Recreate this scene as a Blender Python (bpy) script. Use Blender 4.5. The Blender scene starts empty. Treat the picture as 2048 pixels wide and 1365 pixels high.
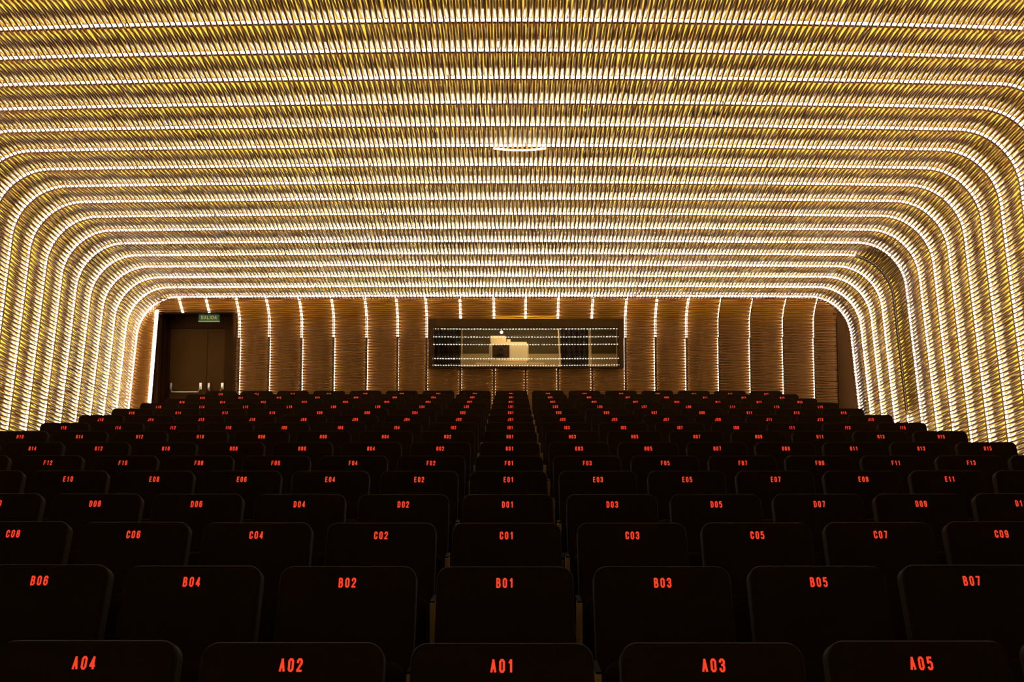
import bpy, bmesh, math, random
from mathutils import Vector, Matrix, Euler
random.seed(7)
SC = bpy.context.scene
COL = SC.collection

# ------------------------------------------------------------------ camera, world, exposure
F_PX, CX, CY = 2093.0, 1024.0, 682.5
PITCH, YAW = 0.0941, -0.0013
ZC = 1.456                                   # camera height over the floor of the first row
cam_d = bpy.data.cameras.new('camera')
cam_d.sensor_width = 36.0
cam_d.lens = 36.0 * F_PX / 2048.0
cam_d.clip_end = 200
cam = bpy.data.objects.new('camera', cam_d)
COL.objects.link(cam)
cam.location = (0, 0, ZC)
cam.rotation_euler = Euler((math.pi / 2 + PITCH, 0, -YAW), 'XYZ')
SC.camera = cam
world = bpy.data.worlds.new('world')
SC.world = world
world.use_nodes = True
world.node_tree.nodes['Background'].inputs[0].default_value = (0, 0, 0, 1)
world.node_tree.nodes['Background'].inputs[1].default_value = 0.0
SC.view_settings.view_transform = 'Standard'
SC.view_settings.look = 'None'
SC.view_settings.exposure = 0.0
SC.view_settings.gamma = 1.0
SC.view_settings.use_curve_mapping = False
SC.cycles.max_bounces = 8
SC.cycles.diffuse_bounces = 4
SC.cycles.glossy_bounces = 4
SC.cycles.transmission_bounces = 4
SC.cycles.transparent_max_bounces = 8
SC.cycles.use_denoising = True
SC.cycles.sample_clamp_indirect = 6.0

LED_POWER = 106.0

# ------------------------------------------------------------------ materials
def mat(name, col, rough=0.6, metal=0.0, spec=0.5, noise=None, emis=None, power=0.0, sampling=None, sheen=0.0):
    m = bpy.data.materials.new(name)
    m.use_nodes = True
    nt = m.node_tree
    b = nt.nodes['Principled BSDF']
    b.inputs['Base Color'].default_value = (*col, 1)
    b.inputs['Roughness'].default_value = rough
    b.inputs['Metallic'].default_value = metal
    b.inputs['Specular IOR Level'].default_value = spec
    if sheen:
        b.inputs['Sheen Weight'].default_value = sheen
    if noise:
        scale, amt = noise
        tc = nt.nodes.new('ShaderNodeTexCoord')
        n = nt.nodes.new('ShaderNodeTexNoise')
        n.inputs['Scale'].default_value = scale
        n.inputs['Detail'].default_value = 3
        r = nt.nodes.new('ShaderNodeMapRange')
        r.inputs['To Min'].default_value = 1 - amt
        r.inputs['To Max'].default_value = 1 + amt
        h = nt.nodes.new('ShaderNodeMix'); h.data_type = 'RGBA'; h.blend_type = 'MULTIPLY'
        h.inputs['Factor'].default_value = 1
        h.inputs['A'].default_value = (*col, 1)
        nt.links.new(tc.outputs['Object'], n.inputs['Vector'])
        nt.links.new(n.outputs['Fac'], r.inputs['Value'])
        nt.links.new(r.outputs['Result'], h.inputs['B'])
        nt.links.new(h.outputs['Result'], b.inputs['Base Color'])
    if emis:
        b.inputs['Emission Color'].default_value = (*emis, 1)
        b.inputs['Emission Strength'].default_value = power
    if sampling:
        m.cycles.emission_sampling = sampling
    return m

def hose_material():
    m = bpy.data.materials.new('amber_hose')
    m.use_nodes = True
    nt = m.node_tree
    b = nt.nodes['Principled BSDF']
    out = nt.nodes['Material Output']
    b.inputs['Base Color'].default_value = (0.24, 0.112, 0.036, 1)
    b.inputs['Roughness'].default_value = 0.4
    b.inputs['Specular IOR Level'].default_value = 0.10
    tr = nt.nodes.new('ShaderNodeBsdfTranslucent')
    tr.inputs['Color'].default_value = (0.75, 0.36, 0.07, 1)
    oi = nt.nodes.new('ShaderNodeObjectInfo')
    mx = nt.nodes.new('ShaderNodeMixShader')
    mx.inputs[0].default_value = 0.07
    nt.links.new(b.outputs[0], mx.inputs[1])
    nt.links.new(tr.outputs[0], mx.inputs[2])
    nt.links.new(mx.outputs[0], out.inputs['Surface'])
    return m

def led_material(name, power):
    m = bpy.data.materials.new(name)
    m.use_nodes = True
    nt = m.node_tree
    for n in list(nt.nodes):
        if n.type != 'OUTPUT_MATERIAL':
            nt.nodes.remove(n)
    e = nt.nodes.new('ShaderNodeEmission')
    e.inputs[0].default_value = (1.0, 0.89, 0.70, 1)
    e.inputs[1].default_value = power
    nt.links.new(e.outputs[0], nt.nodes['Material Output'].inputs['Surface'])
    return m

def glass_material():
    m = bpy.data.materials.new('booth_glass')
    m.use_nodes = True
    nt = m.node_tree
    for n in list(nt.nodes):
        if n.type != 'OUTPUT_MATERIAL':
            nt.nodes.remove(n)
    t = nt.nodes.new('ShaderNodeBsdfTransparent')
    t.inputs[0].default_value = (0.9, 0.9, 0.88, 1)
    g = nt.nodes.new('ShaderNodeBsdfGlossy')
    g.inputs['Roughness'].default_value = 0.0
    g.inputs['Color'].default_value = (1, 1, 1, 1)
    mx = nt.nodes.new('ShaderNodeMixShader')
    mx.inputs[0].default_value = 0.05
    nt.links.new(t.outputs[0], mx.inputs[1])
    nt.links.new(g.outputs[0], mx.inputs[2])
    nt.links.new(mx.outputs[0], nt.nodes['Material Output'].inputs['Surface'])
    return m

M = {}
M['hose'] = hose_material()
M['led'] = led_material('white_light_strip', LED_POWER)
M['led_back'] = led_material('white_back_light_strip', LED_POWER * 0.19)
M['led_far'] = led_material('white_far_side_strip', LED_POWER * 0.20)
M['led_dim'] = led_material('failing_light_strip', 0.35)
M['bar'] = mat('rib_steel', (0.05, 0.03, 0.018), 0.5, 0.4)
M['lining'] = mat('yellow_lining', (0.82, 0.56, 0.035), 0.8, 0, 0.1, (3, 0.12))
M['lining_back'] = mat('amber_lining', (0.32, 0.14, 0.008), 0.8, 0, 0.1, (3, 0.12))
M['brown'] = mat('brown_panel', (0.045, 0.019, 0.005), 0.6, 0, 0.04, (5, 0.1))
M['door'] = mat('dark_timber', (0.085, 0.038, 0.010), 0.6, 0, 0.04, (4, 0.12))
M['frame'] = mat('window_frame_brown', (0.060, 0.027, 0.0075), 0.6, 0, 0.04, (6, 0.1))
M['steel'] = mat('brushed_steel', (0.75, 0.68, 0.55), 0.3, 0.9)
M['carpet'] = mat('black_carpet', (0.004, 0.003, 0.0025), 0.95, 0, 0.05, (60, 0.3))
M['seat'] = mat('black_velour', (0.015, 0.0085, 0.0040), 0.95, 0, 0.02, (90, 0.15))
M['seat_shell'] = mat('seat_shell_black', (0.006, 0.0034, 0.002), 0.9, 0, 0.03)
M['post'] = mat('armrest_metal', (0.26, 0.17, 0.08), 0.6, 0.0, 0.2)
M['red'] = mat('red_glowing_digits', (0.02, 0.0, 0.0), 0.9, 0, 0, emis=(1.0, 0.055, 0.018), power=1.0, sampling='NONE')
M['screen'] = mat('white_screen', (0.75, 0.72, 0.66), 0.9, 0, 0.1)
M['sign_green'] = mat('exit_green', (0.006, 0.05, 0.016), 0.3, 0, 0.2, emis=(0.01, 0.20, 0.06), power=0.2, sampling='NONE')
M['sign_letter'] = mat('exit_cream', (0.28, 0.24, 0.12), 0.5, 0, 0.2, emis=(0.8, 0.66, 0.32), power=0.25, sampling='NONE')
M['booth_wall'] = mat('booth_olive', (0.17, 0.12, 0.045), 0.8, 0, 0.2)
M['booth_pale'] = mat('booth_cream', (0.80, 0.57, 0.22), 0.7, 0, 0.2)
M['curtain'] = mat('curtain_black', (0.02, 0.011, 0.008), 0.9, 0, 0.1)
M['projector'] = mat('projector_cream', (0.82, 0.62, 0.30), 0.5, 0, 0.4)
M['dark'] = mat('lens_black', (0.02, 0.012, 0.01), 0.2, 0, 0.6)
M['glass'] = glass_material()
M['lamp'] = mat('booth_lamp', (1, 1, 1), 0.4, emis=(1.0, 0.85, 0.55), power=14.0)

# ------------------------------------------------------------------ helpers
def link(name, bm, material, parent=None, smooth=False, loc=None, mats=None):
    me = bpy.data.meshes.new(name)
    bm.to_mesh(me)
    bm.free()
    for mm in (mats or [material]):
        me.materials.append(mm)
    if smooth:
        me.polygons.foreach_set('use_smooth', [True] * len(me.polygons))
    o = bpy.data.objects.new(name, me)
    COL.objects.link(o)
    if parent:
        o.parent = parent
    if loc:
        o.location = loc
    return o

def empty(name, loc):
    o = bpy.data.objects.new(name, None)
    COL.objects.link(o)
    o.location = loc
    o.empty_display_size = 0.1
    return o

def tag(o, label, cat, group=None, kind=None):
    if label: o['label'] = label
    if cat: o['category'] = cat
    if group: o['group'] = group
    if kind: o['kind'] = kind
    return o

def box(bm, x0, x1, y0, y1, z0, z1, mi=0):
    v = [bm.verts.new((x, y, z)) for x in (x0, x1) for y in (y0, y1) for z in (z0, z1)]
    for f in ((0, 1, 3, 2), (4, 6, 7, 5), (0, 4, 5, 1), (2, 3, 7, 6), (0, 2, 6, 4), (1, 5, 7, 3)):
        bm.faces.new([v[k] for k in f]).material_index = mi
    return v

def sweep(bm, rings, cap=True, mi=0, closed=True):
    """rings: list of lists of points; joins consecutive rings."""
    vs = [[bm.verts.new(p) for p in r] for r in rings]
    n = len(vs[0])
    for a, b in zip(vs, vs[1:]):
        for k in range(n if closed else n - 1):
            f = bm.faces.new((a[k], a[(k + 1) % n], b[(k + 1) % n], b[k]))
            f.material_index = mi
    if cap and closed:
        bm.faces.new(vs[0][::-1]).material_index = mi
        bm.faces.new(vs[-1]).material_index = mi
    return vs

def tube(bm, pts, r, n=6, cap=True):
    pts = [Vector(p) for p in pts]
    rings = []
    for k, p in enumerate(pts):
        t = (pts[min(k + 1, len(pts) - 1)] - pts[max(k - 1, 0)]).normalized()
        up = Vector((0, 0, 1)) if abs(t.z) < 0.9 else Vector((1, 0, 0))
        u = t.cross(up).normalized()
        w = u.cross(t)
        rings.append([p + r * (math.cos(2 * math.pi * q / n) * u + math.sin(2 * math.pi * q / n) * w) for q in range(n)])
    sweep(bm, rings, cap)

def ray_at(px, py, Y):
    """a measured pixel turned into the x and z of a point in the vertical plane at distance Y"""
    vx, vz = (px - CX) / F_PX, -(py - CY) / F_PX
    cp, sp = math.cos(PITCH), math.sin(PITCH)
    fy, fz = cp - vz * sp, sp + vz * cp
    x, y = vx, fy
    c, s = math.cos(YAW), math.sin(YAW)
    X, Yw = x * c + y * s, -x * s + y * c
    k = Y / Yw
    return X * k, ZC + fz * k

# ------------------------------------------------------------------ seating rake, from the seat rows
ROWS = 'ABCDEFGHIJKLMNO'
LABEL_Y = [1333, 1167, 1072, 1010, 960, 927, 898, 874, 856, 839.5, 826, 814, 804.6, 795.8, 788.5]
PITCH_X = 0.56
row_y, row_z = [], []
for n in range(15):
    d = (0.0023601 + 0.00080746 * n) * PITCH_X * F_PX
    vz = -(LABEL_Y[n] - CY) / F_PX
    row_y.append(d * (math.cos(PITCH) - vz * math.sin(PITCH)))
    row_z.append(ZC + d * (math.sin(PITCH) + vz * math.cos(PITCH)))
NUM_H = 0.86                                  # seat numbers sit this high over each row's floor
floor_z = [z - NUM_H for z in row_z]

def floor_at(Y):
    k = 0
    for n in range(15):
        if Y >= row_y[n] - 0.60:
            k = n
    return floor_z[k]

# ------------------------------------------------------------------ hall section
Y0, DY, HW, LEAN, Z0, SL, XC = 10.0687, 0.5546, 6.5, 0.0814, 4.1531, 0.1732, -0.3637
R_C = 0.76
PHI = math.pi / 2 - math.atan(LEAN)
T_C = R_C * math.tan(PHI / 2)
S_A = HW - T_C
S_B = S_A + R_C * PHI
WL = math.hypot(1, LEAN)
BOW = 0.0806

def section(s):
    """distance along the section from the ceiling's middle -> x, depth below ceiling, outward normal"""
    sg = 1 if s >= 0 else -1
    a = abs(s)
    if a <= S_A:
        x, h, nx, nh = a, 0.0, 0.0, -1.0
    elif a <= S_B:
        t = (a - S_A) / R_C
        x, h = S_A + R_C * math.sin(t), R_C * (1 - math.cos(t))
        nx, nh = math.sin(t), -math.cos(t)
    else:
        q = a - S_B
        x = S_A + R_C * math.sin(PHI) + q * LEAN / WL
        h = R_C * (1 - math.cos(PHI)) + q / WL
        nx, nh = math.sin(PHI), -math.cos(PHI)
    return sg * x, h, sg * nx, nh

def hall(i, s, off=0.0, dy=0.0):
    """point of the hall lining: i counts ribs, off is the outward offset, dy a shift along the hall"""
    x, h, nx, nh = section(s)
    X = XC + x
    yc = Y0 + DY * i
    c = BOW / max(yc, 9.0)
    y = yc + dy + c * X * X
    z = ZC + Z0 - SL * (DY * i + dy) - h
    return Vector((X + nx * off, y, z - nh * off))

def s_floor(i, sg):
    """where the side wall meets the floor at rib i"""
    s = S_B
    while s < S_B + 8:
        p = hall(i, sg * s)
        if p.z <= floor_at(p.y) + 0.02:
            break
        s += 0.03
    return s

I0, I1 = -2, 16

# lining behind the hoses
def lining(name, s_list, i_list, off=0.17, th=0.05):
    bm = bmesh.new()
    g1 = [[bm.verts.new(hall(i, s, off)) for s in s_list] for i in i_list]
    g2 = [[bm.verts.new(hall(i, s, off + th)) for s in s_list] for i in i_list]
    na, nb = len(i_list), len(s_list)
    for a in range(na - 1):
        for b in range(nb - 1):
            bm.faces.new((g1[a][b], g1[a][b + 1], g1[a + 1][b + 1], g1[a + 1][b]))
            bm.faces.new((g2[a][b], g2[a + 1][b], g2[a + 1][b + 1], g2[a][b + 1]))
    for a in range(na - 1):
        for b in (0, nb - 1):
            bm.faces.new((g1[a][b], g1[a + 1][b], g2[a + 1][b], g2[a][b]))
    for b in range(nb - 1):
        for a in (0, na - 1):
            bm.faces.new((g1[a][b], g1[a][b + 1], g2[a][b + 1], g2[a][b]))
    bmesh.ops.recalc_face_normals(bm, faces=bm.faces)
    return tag(link(name, bm, M['lining']), None, None, kind='structure')

mid = (S_A + S_B) / 2
seg = [S_A + (S_B - S_A) * k / 10 for k in range(6)]
i_all = [-22, -14, -8, -2, 2, 5, 8, 11, 14, 16]
lining('ceiling', [-s for s in seg[::-1]] + [-4, -2, 0, 2, 4] + seg, i_all + [16.7])
seg2 = [S_A + (S_B - S_A) * k / 10 for k in range(5, 11)]
lining('wall_left', [-s for s in seg2] + [-(S_B + 2), -(S_B + 6.2)], i_all + [17.2])
lining('wall_right', seg2 + [S_B + 2, S_B + 6.2], i_all + [16.2])

# stepped floor
bm = bmesh.new()
edges = [-3.5] + [row_y[n] - 0.60 for n in range(1, 15)] + [21.9]
prev = None
prof = []
for n in range(15):
    prof.append((edges[n], floor_z[n])); prof.append((edges[n + 1], floor_z[n]))
for sgn in (1,):
    top = [[bm.verts.new((x, y, z)) for x in (-9, 9)] for y, z in prof]
    bot = [[bm.verts.new((x, y, -0.4)) for x in (-9, 9)] for y, z in (prof[0], prof[-1])]
    for a, b in zip(top, top[1:]):
        bm.faces.new((a[0], a[1], b[1], b[0]))
    bm.faces.new((bot[0][0], bot[1][0], bot[1][1], bot[0][1]))
    bm.faces.new((top[0][1], top[0][0], bot[0][0], bot[0][1]))
    bm.faces.new((top[-1][0], top[-1][1], bot[1][1], bot[1][0]))
    for q in (0, 1):
        lst = [t[q] for t in top] + [bot[1][q], bot[0][q]]
        bm.faces.new(lst if q else lst[::-1])
bmesh.ops.recalc_face_normals(bm, faces=bm.faces)
tag(link('floor', bm, M['carpet']), None, None, kind='structure')
# wall with the screen behind the viewer
bm = bmesh.new()
box(bm, -9, 9, -3.6, -3.4, -0.3, 8.2)
tag(link('wall_front', bm, M['screen']), None, None, kind='structure')

# ------------------------------------------------------------------ light ribs of ceiling and side walls
BAR_Y, BAR_N = 0.014, 0.020
def s_samples(s0, s1):
    out = []
    brk = [-S_B, -S_A, S_A, S_B]
    s = s0
    while s < s1 - 1e-6:
        out.append(s)
        step = 0.10 if (S_A - 0.01 <= abs(s) < S_B or S_A - 0.01 <= abs(s + 0.001) <= S_B) else 0.36
        nxt = s + step
        for b in brk:
            if s + 1e-4 < b < nxt:
                nxt = b
        s = min(nxt, s1)
    out.append(s1)
    return out

def strip_into(bm, i, s0, s1, side, mi=0, hn=0.0108):
    rings = []
    a, b = (BAR_Y, BAR_Y + 0.004) if side > 0 else (-BAR_Y - 0.004, -BAR_Y)
    for s in s_samples(s0, s1):
        rings.append([hall(i, s, -hn, a), hall(i, s, hn, a), hall(i, s, hn, b), hall(i, s, -hn, b)])
    sweep(bm, rings, True, mi)

def ordinal(n):
    return {1: 'first', 2: 'second', 3: 'third', 4: 'fourth', 5: 'fifth', 6: 'sixth', 7: 'seventh', 8: 'eighth',
            9: 'ninth', 10: 'tenth', 11: 'eleventh', 12: 'twelfth', 13: 'thirteenth', 14: 'fourteenth'}[n]

def make_rib(i, s0, s1, label, dark=None):
    bm = bmesh.new()
    rings = [[hall(i, s, -BAR_N, -BAR_Y), hall(i, s, BAR_N, -BAR_Y), hall(i, s, BAR_N, BAR_Y), hall(i, s, -BAR_N, BAR_Y)]
             for s in s_samples(s0, s1)]
    sweep(bm, rings)
    bmesh.ops.recalc_face_normals(bm, faces=bm.faces)
    rib = link('arched_light_rib', bm, M['bar'])
    tag(rib, label, 'light rib', 'arched light ribs over the hall')
    for side in ((-1,) if i == 11 else (-1, 1)):
        bm = bmesh.new()
        rnd = random.Random(i * 7 + side)
        cuts = [s0 + rnd.uniform(0.3, 1.0)]
        while cuts[-1] < s1:
            cuts.append(cuts[-1] + rnd.choice((2.3, 2.5, 2.6, 3.1)))
        a = s0
        for c in cuts:
            b = min(c, s1)
            if b - 0.012 > a:
                if dark and side < 0 and a < dark[1] and b > dark[0]:
                    if dark[0] > a + 0.05:
                        strip_into(bm, i, a, dark[0] - 0.01, side)
                    lo, hi = max(a, dark[0]), min(b, dark[1])
                    strip_into(bm, i, lo, hi, side, 1, 0.005)
                    if b > dark[1] + 0.05:
                        strip_into(bm, i, dark[1] + 0.01, b - 0.012, side)
                else:
                    strip_into(bm, i, a, b - 0.012, side)
            a = b + 0.012
            if b >= s1:
                break
        bmesh.ops.recalc_face_normals(bm, faces=bm.faces)
        link('light_strip', bm, None, rib, mats=[M['led'] if side < 0 else M['led_far'], M['led_dim']])
    return rib

for i in range(I0, I1 + 1):
    dark = None
    if i == 16:
        lb = 'hindmost arched light rib, framing the back wall with the window and exit door'
    elif i == 12:
        lb = 'arched light rib whose strip is unlit down the right corner and wall, fifth from back'
        dark = (S_A + 0.15, S_B + 1.9)
    elif i >= 4:
        lb = 'arched light rib glowing white over ceiling and walls, %s counted from the back wall' % ordinal(17 - i)
    elif i >= 0:
        lb = 'arched light rib crossing the ceiling, %s counted from the top edge of the photo' % ordinal(i + 1)
    else:
        lb = 'arched light rib nearer than the topmost one, just outside the photo' if i == -1 else 'arched light rib two places outside the top edge of the photo'
    make_rib(i, -s_floor(i, -1), s_floor(i, 1), lb, dark)
YB = 19.35
def bx_(px):
    return ray_at(px, 700, YB)[0]
DX0 = bx_(318)
# leaning rib at the end of the left wall, beside the door
YJ = 19.27
JT = Vector((ray_at(315, 621, YJ)[0], YJ, ray_at(315, 621, YJ)[1]))
JB = Vector((ray_at(300, 805, YJ)[0], YJ, ray_at(300, 805, YJ)[1]))
def jamb_at(z):
    t = (z - JT.z) / (JB.z - JT.z)
    return JT + (JB - JT) * t
bm = bmesh.new()
zlist = [floor_z[-1] + 0.01 + (JT.z - floor_z[-1] - 0.01) * k / 14 for k in range(15)]
sweep(bm, [[jamb_at(z) + Vector(d) for d in ((-0.03, -0.012, 0), (0.03, -0.012, 0), (0.03, 0.02, 0), (-0.03, 0.02, 0))] for z in zlist])
bmesh.ops.recalc_face_normals(bm, faces=bm.faces)
jr = tag(link('leaning_light_rib', bm, M['bar']), 'broad straight light rib at the left jamb of the exit door', 'light rib')
bm = bmesh.new()
sweep(bm, [[jamb_at(z) + Vector(d) for d in ((-0.020, -0.020, 0), (0.020, -0.020, 0), (0.020, -0.0125, 0), (-0.020, -0.0125, 0))] for z in zlist])
bmesh.ops.recalc_face_normals(bm, faces=bm.faces)
link('light_strip', bm, M['led'], jr)
bm = bmesh.new()
sweep(bm, [[jamb_at(z) + Vector(d) for d in ((-0.036, -0.010, 0), (-0.0305, -0.010, 0), (-0.0305, 0.010, 0), (-0.036, 0.010, 0))] for z in zlist])
bmesh.ops.recalc_face_normals(bm, faces=bm.faces)
link('light_strip', bm, M['led_far'], jr)  # side strip added to brighten the hoses left of this rib

# short extra lamp under the ceiling
p = hall(5, -XC + 0.08, -0.058, -0.05)
bm = bmesh.new()
for k in range(11):
    u = (k - 5) / 5
    q = p + Vector((u * 0.30, 0, -0.022 * (1 - u * u)))
    box(bm, q.x - 0.025, q.x + 0.025, q.y - 0.012, q.y + 0.012, q.z - 0.005, q.z + 0.007)
    if k < 10:
        box(bm, q.x + 0.025, q.x + 0.035, q.y - 0.004, q.y + 0.004, q.z, q.z + 0.004)
lamp = tag(link('curved_ceiling_lamp', bm, M['led_back']), 'short curved white lamp hanging under the middle of the ceiling', 'lamp')
bm = bmesh.new()
for u in (-0.28, 0.28):
    tube(bm, [p + Vector((u, 0, 0.0)), p + Vector((u, 0, 0.05))], 0.004, 5)
link('lamp_bracket', bm, M['bar'], lamp)

# ------------------------------------------------------------------ woven hoses
HP = 0.0298
HR = 0.0122
AMP = BAR_N + HR + 0.001
def hose_points(j, i_end, i_start=-2.6):
    s = j * HP
    rnd = random.Random(j)
    pts = []
    ph = rnd.choice((0, 0, 0, 0, 0, 0, 0, 0, 0)) 
    for i in range(I0 - 1, i_end + 1):
        sg = 1 if (i + j) % 2 == 0 else -1
        js = s + (rnd.uniform(-0.0035, 0.0035) if rnd.random() < 0.96 else rnd.choice((-0.009, 0.009)))
        am = AMP * rnd.uniform(1.0, 1.12)
        jm = rnd.uniform(-0.003, 0.003)
        for f, k in ((-0.13, 0.62), (-0.05, 0.97), (0.05, 0.97), (0.13, 0.62), (0.5, 0.0)):
            if i == I0 - 1 and f < 0.2:
                continue
            if i == i_end and f > 0.06:
                continue
            pt = hall(i + f, js + (jm if f == 0.5 else 0), sg * am * k)
            if pt.z < floor_at(pt.y) - 0.01:
                return pts
            pts.append(pt)
    if i_end == 16 and s < -(S_A + 0.30) and pts:
        p0 = pts[-1]
        if p0.z - 0.05 > JT.z - 0.004:
            e = Vector((DX0 - 0.06, YB - 0.035, max(p0.z - 0.05, JT.z + 0.02)))
        else:
            e = jamb_at(p0.z - 0.05) + Vector((-0.037, 0.0, 0))
        if e.z > floor_at(19.2):
            for t in (0.25, 0.5, 0.75, 1.0):
                q = p0.lerp(e, t)
                q.x -= 0.05 * math.sin(math.pi * t)
                q.y += (0.012 if j % 2 else -0.012) * t
                pts.append(q)
    return pts

def hose_into(bm, pts, n=6):
    if len(pts) > 2:
        tube(bm, pts, HR, n, False)

stuff = bmesh.new()
n_half = int((S_B + 5.4) / HP)
for j in range(-n_half, n_half + 1):
    s = j * HP
    end = 16
    pts = hose_points(j, end)
    if len(pts) < 4:
        continue
    if -150 <= j < 150:
        bm = bmesh.new()
        hose_into(bm, pts, 8)
        o = link('woven_hose', bm, M['hose'], smooth=True)
        tag(o, 'thin amber hose running lengthwise through the ceiling ribs, one of many alike', 'hose', 'hoses woven through the ceiling ribs')
    else:
        hose_into(stuff, pts, 6)
o = link('side_hose_weave', stuff, M['hose'], smooth=True)
tag(o, 'amber hoses woven over rounded corners and down both side walls', 'hoses', kind='stuff')

# ------------------------------------------------------------------ back wall
def bz_(py):
    return ray_at(1024, py, YB)[1]
Z_TOP = hall(16, 0).z - 0.01
Z_BEND = bz_(645)
Z_FLOOR = floor_z[-1]
def back_y(z):
    if z <= Z_BEND:
        return YB
    t = (z - Z_BEND) / (Z_TOP - Z_BEND)
    return YB - 0.34 * t ** 1.7

DX0, DX1, DZ1 = bx_(318), bx_(469), bz_(627)      # exit door recess
WX0, WX1, WZ0, WZ1 = bx_(857), bx_(1247), bz_(737.5), bz_(638)   # booth window
RX0 = bx_(1674)                                     # dark recess at the right

# lining behind, with real openings
bm = bmesh.new()
xs = [-7.9, DX0, DX1, WX0, WX1, RX0, 7.4]
zs = [Z_FLOOR - 0.05, WZ0, WZ1, DZ1, Z_TOP + 0.45]
zs = sorted(zs)
for a in range(len(xs) - 1):
    for b in range(len(zs) - 1):
        xm, zm = (xs[a] + xs[a + 1]) / 2, (zs[b] + zs[b + 1]) / 2
        if DX0 < xm < DX1 and zm < DZ1: continue
        if WX0 < xm < WX1 and WZ0 < zm < WZ1: continue
        if xm > RX0: continue
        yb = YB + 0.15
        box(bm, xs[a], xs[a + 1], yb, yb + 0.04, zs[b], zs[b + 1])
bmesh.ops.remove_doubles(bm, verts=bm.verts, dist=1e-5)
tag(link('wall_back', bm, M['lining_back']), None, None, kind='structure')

# right recess: plain brown panels
bm = bmesh.new()
box(bm, RX0, 8.0, YB - 0.03, YB + 0.12, Z_FLOOR, Z_TOP + 0.3)
tag(link('wall_corner', bm, M['brown']), None, None, kind='structure')

# back ribs
rib_px = [366, 419, 474, 538, 603, 667, 733, 795, 858, 921, 988, 1051, 1116, 1184, 1249, 1311, 1373, 1438, 1501, 1567, 1629]
ribs_x = [bx_(p) for p in rib_px]
Z_WIDE = bz_(676)
def vertical_rib(x, z0, z1, label, left_on=True, right_on=True):
    if z1 - z0 < 0.05: return
    n = max(2, int((z1 - z0) / 0.12))
    zz = [z0 + (z1 - z0) * k / n for k in range(n + 1)]
    def hw(z): return 0.022 if z < Z_WIDE else 0.009
    bm = bmesh.new()
    zb = []
    for z in zz:
        zb.append(z)
    if z0 < Z_WIDE < z1:
        zb = sorted(set(zb + [Z_WIDE - 0.001, Z_WIDE + 0.001]))
    rings = []
    for z in zb:
        y, w = back_y(z), hw(z)
        rings.append([(x - w, y - 0.014, z), (x + w, y - 0.014, z), (x + w, y + 0.014, z), (x - w, y + 0.014, z)])
    sweep(bm, rings)
    bmesh.ops.recalc_face_normals(bm, faces=bm.faces)
    rib = tag(link('upright_light_rib', bm, M['bar']), label, 'light rib', 'upright light ribs of the back wall')
    for sg, on in ((-1, left_on), (1, right_on)):
        if not on: continue
        bm = bmesh.new()
        shown = (x > 2.6 and sg < 0) or (x < -2.6 and sg > 0)
        for lo, hi, d, t in ((z0, min(z1, Z_WIDE - 0.01), 0.010, 0.006 if shown else -0.006), (max(z0, Z_WIDE + 0.01), z1, 0.010, 0.0065)):
            if hi - lo < 0.03: continue
            m_ = max(1, int((hi - lo) / 0.15))
            rings = []
            for k in range(m_ + 1):
                z = lo + (hi - lo) * k / m_
                y = back_y(z)
                w = hw(min(z, Z_WIDE - 0.01) if hi <= Z_WIDE else z)
                a, b = sorted((sg * w, sg * (w + t)))
                ya, yb_ = (y + 0.0145, y + 0.024) if t < 0 else (y - d, y + d)
                rings.append([(x + a, ya, z), (x + b, ya, z), (x + b, yb_, z), (x + a, yb_, z)])
            sweep(bm, rings)
        bmesh.ops.recalc_face_normals(bm, faces=bm.faces)
        link('light_strip', bm, M['led_back'], rib)

k_left = k_right = k_win = 0
names_left = ['first', 'second', 'third', 'fourth', 'fifth', 'sixth', 'seventh']
for px, x in zip(rib_px, ribs_x):
    if x < DX1 - 0.02 and px < 460:
        vertical_rib(x, DZ1, Z_TOP, 'short light rib over the exit door, %s of the two' % ('left' if px < 400 else 'right'))
    elif px < 480:
        vertical_rib(x + 0.04, Z_FLOOR, Z_TOP, 'upright light rib standing at the right jamb of the exit door')
    elif WX0 < x < WX1:
        k_win += 1
        if px > 870:
            vertical_rib(x, WZ1 + 0.0, Z_TOP, 'short light rib above the booth window, %s from the left' % ordinal(k_win))
            vertical_rib(x, Z_FLOOR, WZ0, 'light rib below the booth window, %s from the left' % ordinal(k_win))
        else:
            vertical_rib(WX0 - 0.035, Z_FLOOR, Z_TOP, 'upright light rib touching the left side of the booth window')
    elif px < 800:
        k_left += 1
        vertical_rib(x, Z_FLOOR, Z_TOP, 'upright light rib between exit door and booth window, %s from the door' % ordinal(k_left))
    else:
        if 1245 < px < 1255:
            vertical_rib(WX1 + 0.035, Z_FLOOR, Z_TOP, 'upright light rib touching the right side of the booth window')
        else:
            k_right += 1
            vertical_rib(x, Z_FLOOR, Z_TOP, 'upright light rib right of the booth window, %s counted from it' % ordinal(k_right), True, px < 1400)

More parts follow.
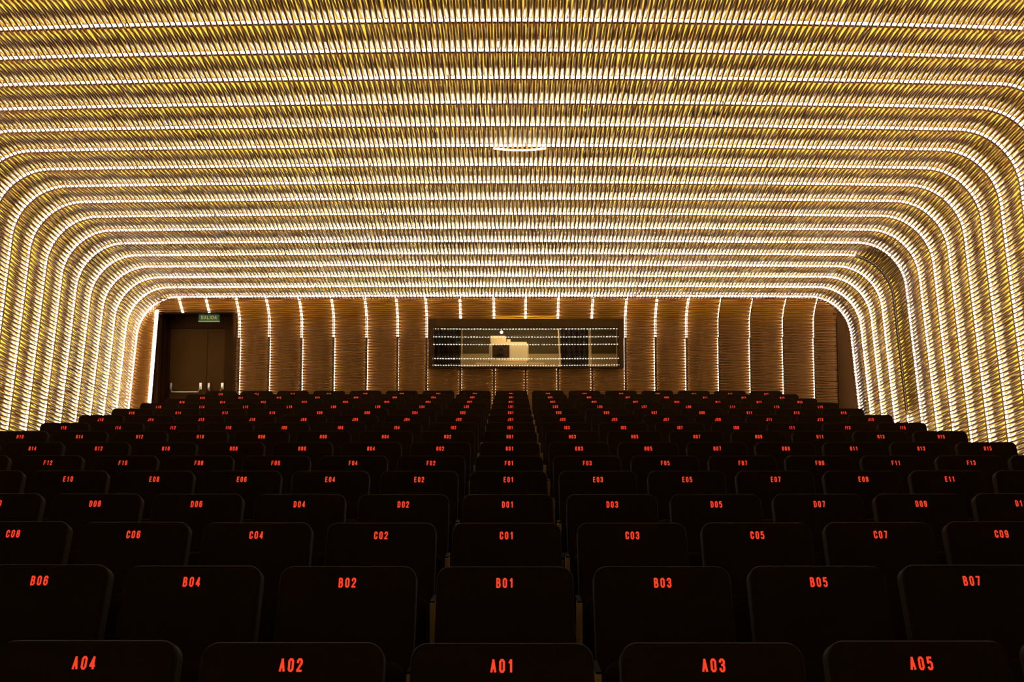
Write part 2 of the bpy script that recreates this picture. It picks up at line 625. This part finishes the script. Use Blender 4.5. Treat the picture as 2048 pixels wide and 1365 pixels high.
# back wall hoses: horizontal, woven through the upright ribs
bm = bmesh.new()
z_list = [Z_FLOOR + 0.02]
while z_list[-1] < Z_TOP:
    z_list.append(z_list[-1] + (0.0255 if z_list[-1] < bz_(655) else 0.034))
for j, z in enumerate(z_list):
    if z > Z_TOP: break
    rnd = random.Random(900 + j)
    spans = []
    lo = DX0 - 0.05 if z > DZ1 + 0.01 else DX1 + 0.03
    if WZ0 - 0.012 < z < WZ1 + 0.002:
        spans = [(lo, WX0 - 0.012), (WX1 + 0.015, RX0 - 0.005)]
    else:
        spans = [(lo, RX0 - 0.005)]
    if z > DZ1 + 0.02:
        spans[-1] = (spans[-1][0], RX0 + 0.12)
    for a, b in spans:
        pts = []
        stops = []
        for k, rx in enumerate(ribs_x):
            sg = 1 if (k + j) % 2 == 0 else -1
            dz = rnd.uniform(-0.005, 0.005)
            am = rnd.uniform(1.0, 1.15) * (0.014 + HR + 0.001)
            for f, q in ((-0.09, 0.75), (-0.035, 1.0), (0.035, 1.0), (0.09, 0.75)):
                stops.append((rx + f, sg * am * q, dz))
            stops.append((rx + 0.31, 0, dz * 0.3 + rnd.uniform(-0.004, 0.004)))
        stops.append((ribs_x[0] - 0.3, 0, 0)); stops.append((RX0 + 0.5, 0, 0))
        stops.sort()
        ins = [(x_, o_, d_) for x_, o_, d_ in stops if a + 0.01 < x_ < b - 0.01]
        if not ins: continue
        ins = [(a, ins[0][1] * 0.5, ins[0][2])] + ins + [(b, ins[-1][1] * 0.5, ins[-1][2])]
        for x_, o_, d_ in ins:
            pts.append((x_, back_y(z) + o_, z + d_))
        tube(bm, pts, HR, 6, True)
o = tag(link('back_wall_hose_weave', bm, M['hose'], smooth=True),
        'amber hoses woven sideways through the upright ribs of the back wall', 'hoses', kind='stuff')

# ------------------------------------------------------------------ exit door
YD = YB + 0.55
lx0, lz1 = ray_at(341, 657, YD)
lx1 = ray_at(451, 657, YD)[0]
seam = ray_at(415, 700, YD)[0]
bm = bmesh.new()
box(bm, DX0 - 0.10, DX0, YB - 0.0, YD + 0.1, Z_FLOOR, DZ1 - 0.02)        # left reveal
box(bm, DX1 - 0.035, DX1 + 0.0, YB - 0.05, YD + 0.1, Z_FLOOR, DZ1 + 0.05)       # right reveal
box(bm, DX0, DX1 - 0.035, YB - 0.02, YD + 0.1, DZ1, DZ1 + 0.06)                 # soffit
box(bm, DX0, lx0, YD - 0.03, YD + 0.1, Z_FLOOR, DZ1)                    # panel beside the leaves
box(bm, lx0, DX1 - 0.035, YD - 0.03, YD + 0.1, lz1, DZ1)
box(bm, lx1, DX1 - 0.035, YD - 0.03, YD + 0.1, Z_FLOOR, lz1)
jamb = tag(link('door_1', bm, M['brown']), None, None, kind='structure')
def leaf(x0, x1):
    bm = bmesh.new()
    box(bm, x0 + 0.003, x1 - 0.003, YD + 0.0, YD + 0.045, Z_FLOOR + 0.01, lz1 - 0.005)
    bmesh.ops.bevel(bm, geom=bm.edges[:], offset=0.004, segments=1, affect='EDGES')
    return link('door_leaf', bm, M['door'], jamb)
l1, l2 = leaf(lx0, seam), leaf(seam, lx1)
def panic(parent, pxa, pxb):
    xa, xb = ray_at(pxa, 773, YD)[0], ray_at(pxb, 773, YD)[0]
    zc, zb = ray_at(pxa, 773, YD)[1], ray_at(pxa, 785, YD)[1]
    bm = bmesh.new()
    for x in (xa, xb):
        box(bm, x - 0.022, x + 0.022, YD - 0.05, YD, zc - 0.06, zc + 0.06)
        tube(bm, [(x, YD - 0.045, zc - 0.02), (x + (0.03 if x == xa else -0.03), YD - 0.09, zb)], 0.012, 8)
    bmesh.ops.bevel(bm, geom=[e for e in bm.edges if e.calc_length() > 0.08 or True][:24], offset=0.006, segments=1, affect='EDGES')
    tube(bm, [(xa + 0.03, YD - 0.09, zb), (xb - 0.03, YD - 0.09, zb)], 0.017, 10)
    link('panic_bar', bm, M['steel'], parent)
panic(l1, 343.5, 402.5)
panic(l2, 419, 446)

# ------------------------------------------------------------------ lettering
G = {
 'A': [[(0, 0), (.5, 2), (1, 0)], [(.2, .62), (.8, .62)]],
 'B': [[(0, 0), (0, 2), (.62, 2), (.9, 1.75), (.9, 1.3), (.62, 1.06), (0, 1.06)], [(.62, 1.06), (1, .8), (1, .28), (.68, 0), (0, 0)]],
 'C': [[(1, 1.4), (1, 1.72), (.72, 2), (.28, 2), (0, 1.72), (0, .28), (.28, 0), (.72, 0), (1, .28), (1, .6)]],
 'D': [[(0, 0), (0, 2), (.6, 2), (1, 1.65), (1, .35), (.6, 0), (0, 0)]],
 'E': [[(.95, 2), (0, 2), (0, 0), (.95, 0)], [(0, 1.03), (.8, 1.03)]],
 'F': [[(.95, 2), (0, 2), (0, 0)], [(0, 1.03), (.8, 1.03)]],
 'G': [[(1, 1.45), (1, 1.72), (.72, 2), (.28, 2), (0, 1.72), (0, .28), (.28, 0), (.72, 0), (1, .28), (1, 1.0), (.55, 1.0)]],
 'H': [[(0, 0), (0, 2)], [(1, 0), (1, 2)], [(0, 1.02), (1, 1.02)]],
 'I': [[(.5, 0), (.5, 2)]],
 'J': [[(1, 2), (1, .3), (.72, 0), (.28, 0), (0, .3), (0, .6)]],
 'K': [[(0, 0), (0, 2)], [(1, 2), (.05, .85)], [(.35, 1.2), (1, 0)]],
 'L': [[(0, 2), (0, 0), (.9, 0)]],
 'M': [[(0, 0), (0, 2), (.6, .7), (1.2, 2), (1.2, 0)]],
 'N': [[(0, 0), (0, 2), (1, 0), (1, 2)]],
 'O': [[(.3, 0), (.7, 0), (1, .3), (1, 1.7), (.7, 2), (.3, 2), (0, 1.7), (0, .3), (.3, 0)]],
 'S': [[(1, 1.5), (1, 1.72), (.72, 2), (.28, 2), (0, 1.75), (0, 1.35), (.28, 1.1), (.72, .9), (1, .65), (1, .28), (.72, 0), (.28, 0), (0, .28), (0, .5)]],
 '1': [[(.18, 1.55), (.6, 2), (.6, 0)]],
 '2': [[(0, 1.45), (0, 1.72), (.28, 2), (.72, 2), (1, 1.72), (1, 1.3), (0, .12), (0, 0), (1, 0)]],
 '3': [[(0, 1.6), (0, 1.75), (.28, 2), (.72, 2), (1, 1.75), (1, 1.3), (.7, 1.05), (.4, 1.05)], [(.7, 1.05), (1, .8), (1, .28), (.72, 0), (.28, 0), (0, .28), (0, .45)]],
 '4': [[(.72, 0), (.72, 2), (0, .62), (0, .48), (1.05, .48)]],
 '5': [[(.95, 2), (.08, 2), (.04, 1.1), (.35, 1.3), (.72, 1.28), (1, 1.0), (1, .28), (.72, 0), (.28, 0), (0, .3)]],
 '6': [[(1, 1.6), (1, 1.74), (.72, 2), (.28, 2), (0, 1.72), (0, .28), (.28, 0), (.72, 0), (1, .28), (1, .9), (.72, 1.18), (.28, 1.18), (0, .95)]],
 '7': [[(0, 2), (1, 2), (.35, 0)]],
 '8': [[(.3, 1.06), (.04, 1.3), (.04, 1.75), (.3, 2), (.7, 2), (.96, 1.75), (.96, 1.3), (.7, 1.06), (.3, 1.06), (0, .8), (0, .28), (.3, 0), (.7, 0), (1, .28), (1, .8), (.7, 1.06)]],
 '9': [[(0, .4), (0, .28), (.28, 0), (.72, 0), (1, .28), (1, 1.72), (.72, 2), (.28, 2), (0, 1.72), (0, 1.1), (.28, .82), (.72, .82), (1, 1.05)]],
}
G['0'] = G['O']
def text_mesh(bm, txt, height, width, gap, stroke, mi=0):
    """flat raised strokes in the x-z plane, centred, facing -y"""
    adv, x = [], 0.0
    for ch in txt:
        w = width * (0.25 if (ch == 'I') else 1.2 if ch == 'M' else 1)
        adv.append((x, w)); x += w + gap
    total = x - gap
    hs = height - stroke
    for ch, (x0, w) in zip(txt, adv):
        for line in G[ch]:
            P = []
            for gx, gz in line:
                if ch == 'I': gx = 0.5
                if ch == 'M': gx /= 1.2
                P.append(Vector((x0 - total / 2 + stroke / 2 + gx * (w - stroke), 0, -hs / 2 + gz / 2 * hs)))
            for a, b in zip(P, P[1:]):
                d = (b - a)
                if d.length < 1e-6: continue
                d.normalize()
                nrm = Vector((-d.z, 0, d.x)) * stroke / 2
                e = d * stroke * 0.32
                q = [a - e - nrm, b + e - nrm, b + e + nrm, a - e + nrm]
                f = bm.faces.new([bm.verts.new(v) for v in q])
                f.normal_update()
                if f.normal.y > 0: f.normal_flip()
                f.material_index = mi

# exit sign
sx0, sz1 = ray_at(397.5, 629.5, YB - 0.15)
sx1, sz0 = ray_at(438, 642.5, YB - 0.15)
bm = bmesh.new()
box(bm, sx0, sx1, YB - 0.15, YB - 0.11, sz0, sz1)
bmesh.ops.bevel(bm, geom=bm.edges[:], offset=0.004, segments=1, affect='EDGES')
sign = tag(link('exit_sign', bm, M['sign_green']), 'green exit sign lettered SALIDA hanging over the door', 'sign')
bm = bmesh.new()
text_mesh(bm, 'SALIDA', (sz1 - sz0) * 0.55, 0.044, 0.012, 0.0115)
link('lettering', bm, M['sign_letter'], sign, loc=((sx0 + sx1) / 2, YB - 0.1515, (sz0 + sz1) / 2 + 0.005))
bm = bmesh.new()
box(bm, sx0 - 0.004, sx1 + 0.004, YB - 0.165, YB - 0.10, sz0 - 0.012, sz0)
link('sign_ledge', bm, M['sign_letter'], sign)
bm = bmesh.new()
for x in (sx0 + 0.08, sx1 - 0.08):
    tube(bm, [(x, YB - 0.12, sz1 - 0.003), (x, YB - 0.12, DZ1 + 0.04)], 0.004, 6)
link('sign_hanger', bm, M['bar'], sign)

# ------------------------------------------------------------------ projection booth window
GX0, GX1, GZ0, GZ1 = bx_(866.5), bx_(1237), bz_(735), bz_(656)
yf = YB - 0.035
bm = bmesh.new()
box(bm, WX0, GX0, yf, YB + 0.25, WZ0, WZ1)
box(bm, GX1, WX1, yf, YB + 0.25, WZ0, WZ1)
box(bm, GX0, GX1, yf, YB + 0.25, GZ1, WZ1)
box(bm, GX0, GX1, yf - 0.12, YB + 0.25, WZ0, GZ0)
bmesh.ops.bevel(bm, geom=bm.edges[:], offset=0.006, segments=2, affect='EDGES')
win = tag(link('window_1', bm, M['frame']), None, None, kind='structure')
bm = bmesh.new()
YG = YB - 0.14
tilt = math.tan(math.radians(10.45))
hg = GZ1 - GZ0
v = [bm.verts.new(p) for p in ((GX0, YG, GZ0), (GX1, YG, GZ0), (GX1, YG + hg * tilt, GZ1), (GX0, YG + hg * tilt, GZ1))]
bm.faces.new(v)
link('window_pane', bm, M['glass'], win)
# booth room
BY = YB + 2.2
bm = bmesh.new()
bz_mid = ray_at(1024, 708, BY)[1]
zt, zb0 = GZ1 + 0.5, GZ0 - 0.5
x0, x1 = GX0 - 0.5, GX1 + 0.5
box(bm, x0, x1, BY, BY + 0.05, bz_mid, zt, 0)
box(bm, x0, x1, BY - 0.01, BY + 0.05, zb0, bz_mid, 1)
box(bm, x0 - 0.05, x0, YB + 0.25, BY, zb0, zt, 1)
box(bm, x1, x1 + 0.05, YB + 0.25, BY, zb0, zt, 1)
box(bm, x0, x1, YB + 0.25, BY, zt, zt + 0.05, 0)
box(bm, x0, x1, YB + 0.25, BY, zb0 - 0.05, zb0, 1)
box(bm, x0, x1, YB + 0.20, YB + 0.25, zb0, WZ0, 0)
box(bm, x0, x1, YB + 0.20, YB + 0.25, WZ1, zt, 0)
tag(link('wall_booth', bm, None, mats=[M['booth_wall'], M['booth_pale']]), None, None, kind='structure')
# curtains
def curtain(pxa, pxb, Y, label):
    xa, xb = ray_at(pxa, 700, Y)[0], ray_at(pxb, 700, Y)[0]
    bm = bmesh.new()
    n = max(16, int((xb - xa) / 0.02))
    rings = []
    for k in range(n + 1):
        x = xa + (xb - xa) * k / n
        y = Y + 0.025 * math.sin(k * 1.3) + 0.01 * math.sin(k * 0.45)
        rings.append([(x, y, zb0 + 0.02), (x, y, zt - 0.02), (x, y + 0.012, zt - 0.02), (x, y + 0.012, zb0 + 0.02)])
    sweep(bm, rings)
    bmesh.ops.recalc_face_normals(bm, faces=bm.faces)
    tag(link('booth_curtain', bm, M['curtain'], smooth=True), label, 'curtain')
curtain(848, 921, YB + 1.0, 'dark curtain at the left end of the booth window')
curtain(1122, 1177, YB + 1.0, 'dark curtain between pale posts near the booth window right end')
def post(px, w, Y, label, lean=0.0):
    x, _ = ray_at(px, 700, Y)
    bm = bmesh.new()
    v = box(bm, x - w / 2, x + w / 2, Y, Y + 0.05, zb0 + 0.001, zt - 0.001)
    for q in v:
        q.co.x += lean * (q.co.z - (zt + zb0) / 2)
    bmesh.ops.bevel(bm, geom=bm.edges[:], offset=0.004, segments=1, affect='EDGES')
    tag(link('booth_post', bm, M['booth_pale']), label, 'post')
post(923.5, 0.022, YB + 0.93, 'thin pale post beside the left curtain in the booth')
post(1119, 0.024, YB + 0.93, 'pale slanted post left of the right booth curtain', -0.04)
post(1180.5, 0.050, YB + 0.9, 'broad pale post right of the right booth curtain', -0.02)
post(1235, 0.034, YB + 0.5, 'pale post at the right end of the booth window', 0.0)
# table and projector
PY = YB + 0.75
px0, pz0 = ray_at(978, 727, PY)
px1, pz1 = ray_at(1057, 684, PY)
bm = bmesh.new()
box(bm, px0 - 0.25, px1 + 0.3, PY - 0.1, PY + 0.75, pz0 - 0.04, pz0)
bmesh.ops.bevel(bm, geom=bm.edges[:], offset=0.005, segments=1, affect='EDGES')
tb = link('projector_table', bm, M['booth_pale'])
tag(tb, 'pale table carrying the projector behind the booth window', 'table')
for sx in (px0 - 0.2, px1 + 0.25):
    for sy in (PY - 0.05, PY + 0.7):
        bm = bmesh.new()
        box(bm, sx - 0.02, sx + 0.02, sy - 0.02, sy + 0.02, zb0, pz0 - 0.04)
        link('leg', bm, M['booth_pale'], tb)
bm = bmesh.new()
box(bm, px0, px1, PY, PY + 0.6, pz0 + 0.012, pz1)
bmesh.ops.bevel(bm, geom=bm.edges[:], offset=0.035, segments=3, affect='EDGES')
pj = tag(link('cinema_projector', bm, M['projector'], smooth=False), 'cream film projector behind the booth glass', 'projector')
bm = bmesh.new()
fx0, fz1 = ray_at(985, 690, PY); fx1, fz0 = ray_at(1019, 716, PY)
box(bm, fx0, fx1, PY - 0.03, PY + 0.03, fz0, fz1)
bmesh.ops.bevel(bm, geom=bm.edges[:], offset=0.012, segments=2, affect='EDGES')
link('lens_panel', bm, M['frame'], pj)
bm = bmesh.new()
cxp, czp = (fx0 + fx1) / 2, (fz0 + fz1) / 2 - 0.01
def ringy(r, y): return [(cxp + r * math.cos(t * math.pi / 10), y, czp + r * math.sin(t * math.pi / 10)) for t in range(20)]
sweep(bm, [ringy(0.055, PY - 0.02), ringy(0.055, PY - 0.17), ringy(0.048, PY - 0.17), ringy(0.044, PY - 0.11)])
bmesh.ops.recalc_face_normals(bm, faces=bm.faces)
link('lens', bm, M['dark'], pj, smooth=False)
bm = bmesh.new()
hx0, hz1 = ray_at(980, 672, PY + 0.1); hx1, hz0 = ray_at(1012, 686, PY + 0.1)
box(bm, hx0, hx1, PY + 0.1, PY + 0.4, pz1 - 0.005, hz1)
bmesh.ops.bevel(bm, geom=bm.edges[:], offset=0.012, segments=2, affect='EDGES')
link('lamp_house', bm, M['projector'], pj)
bm = bmesh.new()
hx0, hz1 = ray_at(1013.5, 679, PY + 0.1); hx1, hz0 = ray_at(1021, 686, PY + 0.1)
box(bm, hx0, hx1, PY + 0.1, PY + 0.25, pz1 - 0.005, hz1)
bmesh.ops.bevel(bm, geom=bm.edges[:], offset=0.006, segments=1, affect='EDGES')
link('top_knob', bm, M['projector'], pj)
bm = bmesh.new()
for x in (px0 + 0.06, px1 - 0.06):
    for y in (PY + 0.06, PY + 0.52):
        tube(bm, [(x, y, pz0), (x, y, pz0 + 0.03)], 0.018, 10)
link('rubber_foot', bm, M['dark'], pj)
# small booth lamp
lxp, lzp = ray_at(1003, 665, PY + 0.2)
bm = bmesh.new()
bmesh.ops.create_uvsphere(bm, u_segments=16, v_segments=10, radius=0.028, matrix=Matrix.Translation((lxp, PY + 0.2, lzp)))
bl = tag(link('booth_lamp', bm, M['lamp'], smooth=True), 'small bright lamp hanging above the projector', 'lamp')
bm = bmesh.new()
tube(bm, [(lxp, PY + 0.2, lzp + 0.02), (lxp, PY + 0.2, zt)], 0.006, 6)
link('lamp_cord', bm, M['bar'], bl)
ld = bpy.data.lights.new('booth_fill_light', 'AREA')  # unseen area lamp added to brighten the booth room
ld.energy = 40.0; ld.size = 1.2; ld.color = (1.0, 0.85, 0.6)
lo = bpy.data.objects.new('booth_fill_light', ld)
COL.objects.link(lo)
lo.location = ((x0 + x1) / 2, YB + 0.6, zt - 0.03)
lo.rotation_euler = (math.radians(25), 0, 0)

# ------------------------------------------------------------------ cinema seats
TILT = math.radians(22)
def panel(w, h, t, r, bev, cx=0, cz=0, n=6):
    """upright rounded panel, front at y=0, back at y=t, centred on cx, cz"""
    def loop(ins, y):
        rr = max(r - ins, 0.004)
        W, H = w / 2 - ins, h / 2 - ins
        pts = []
        for (sx, sz, a0) in ((1, 1, 0), (-1, 1, 90), (-1, -1, 180), (1, -1, 270)):
            for k in range(n + 1):
                a = math.radians(a0 + 90 * k / n)
                pts.append((cx + sx * (W - rr) + rr * math.cos(a), y, cz + sz * (H - rr) + rr * math.sin(a)))
        return pts
    bm = bmesh.new()
    sweep(bm, [loop(bev, 0), loop(bev * 0.3, bev * 0.3), loop(0, bev), loop(0, t - bev), loop(bev * 0.3, t - bev * 0.3), loop(bev, t)])
    bmesh.ops.recalc_face_normals(bm, faces=bm.faces)
    return bm

def tilt_mesh(bm, ang, pivot):
    bmesh.ops.rotate(bm, cent=pivot, matrix=Matrix.Rotation(-ang, 3, 'X'), verts=bm.verts)

protos = {}
def proto(name, bm, material):
    me = bpy.data.meshes.new(name)
    bm.to_mesh(me); bm.free()
    me.materials.append(material)
    protos[name] = me

PV = (0, 0, NUM_H)
bm = panel(0.488, 0.50, 0.075, 0.045, 0.012, 0, NUM_H + 0.062 - 0.25)
tilt_mesh(bm, TILT, PV); proto('backrest', bm, M['seat'])
bm = panel(0.46, 0.46, 0.02, 0.04, 0.006, 0, NUM_H + 0.05 - 0.25)
bmesh.ops.translate(bm, verts=bm.verts, vec=(0, 0.077, 0))
tilt_mesh(bm, TILT, PV); proto('back_shell', bm, M['seat_shell'])
bm = panel(0.45, 0.36, 0.10, 0.05, 0.03, 0, 0.44)
bmesh.ops.translate(bm, verts=bm.verts, vec=(0, -0.30, 0))
bmesh.ops.rotate(bm, cent=(0, -0.2, 0.3), matrix=Matrix.Rotation(math.radians(-12), 3, 'X'), verts=bm.verts)
proto('tip_up_seat', bm, M['seat'])
bm = bmesh.new()
box(bm, -0.03, 0.03, -0.16, -0.06, 0, 0.42); box(bm, -0.16, 0.16, -0.20, 0.02, 0, 0.02); box(bm, -0.22, 0.22, -0.17, -0.12, 0.33, 0.38)
proto('pedestal', bm, M['seat_shell'])
bm = bmesh.new()
box(bm, -0.010, 0.010, -0.33, -0.23, 0.0, 0.615)
bmesh.ops.bevel(bm, geom=bm.edges[:], offset=0.002, segments=1, affect='EDGES')
proto('armrest_post', bm, M['post'])
bm = bmesh.new()
box(bm, -0.0095, 0.0095, -0.325, -0.15, 0.615, 0.622)
proto('armrest_pad', bm, M['carpet'])

num_pos = Vector((0, -0.0015, NUM_H))
XS = -0.03
def seat_x(k):
    return XS if k == 1 else (XS + PITCH_X * (k - 1) / 2 if k % 2 else XS - PITCH_X * k / 2)

def add_part(name, me, parent, loc=(0, 0, 0)):
    o = bpy.data.objects.new(name, me)
    COL.objects.link(o)
    o.parent = parent
    o.location = loc
    return o

end_word = {15: 'at the right end of its row', 16: 'at the left end of its row'}
for n, row in enumerate(ROWS):
    c = BOW / row_y[n]
    for k in range(1, 17):
        x = seat_x(k)
        y = row_y[n] + c * (x * x - XS * XS)
        pxc = CX + F_PX * x / y
        half = F_PX * 0.26 / y
        if pxc + half < -190 or pxc - half > 2238:
            continue
        code = '%s%02d' % (row, k)
        seat = empty('cinema_chair', (x, y, floor_z[n]))
        side = 'in the middle column' if k == 1 else 'right of the middle' if k % 2 else 'left of the middle'
        if k in end_word and n > 7: side = end_word[k]
        tag(seat, 'black cinema seat with glowing red number %s, %s' % (code, side), 'seat', 'black numbered cinema seats')
        add_part('backrest', protos['backrest'], seat)
        add_part('back_shell', protos['back_shell'], seat)
        add_part('tip_up_seat', protos['tip_up_seat'], seat)
        add_part('pedestal', protos['pedestal'], seat)
        outs = (-1, 1) if k == 1 else ((1,) if k % 2 else (-1,))
        for sgn in outs:
            ap = add_part('armrest', protos['armrest_post'], seat, (sgn * 0.304, 0, 0))
            ap['label'] = 'dull metal armrest panel'
            add_part('armrest_pad', protos['armrest_pad'], ap)
        bm = bmesh.new()
        text_mesh(bm, code, 0.0355, 0.0155, 0.0075, 0.0058)
        bmesh.ops.translate(bm, verts=bm.verts, vec=num_pos)
        tilt_mesh(bm, TILT, PV)
        o = link('seat_number', bm, M['red'], seat)
        o['label'] = 'glowing red seat number'
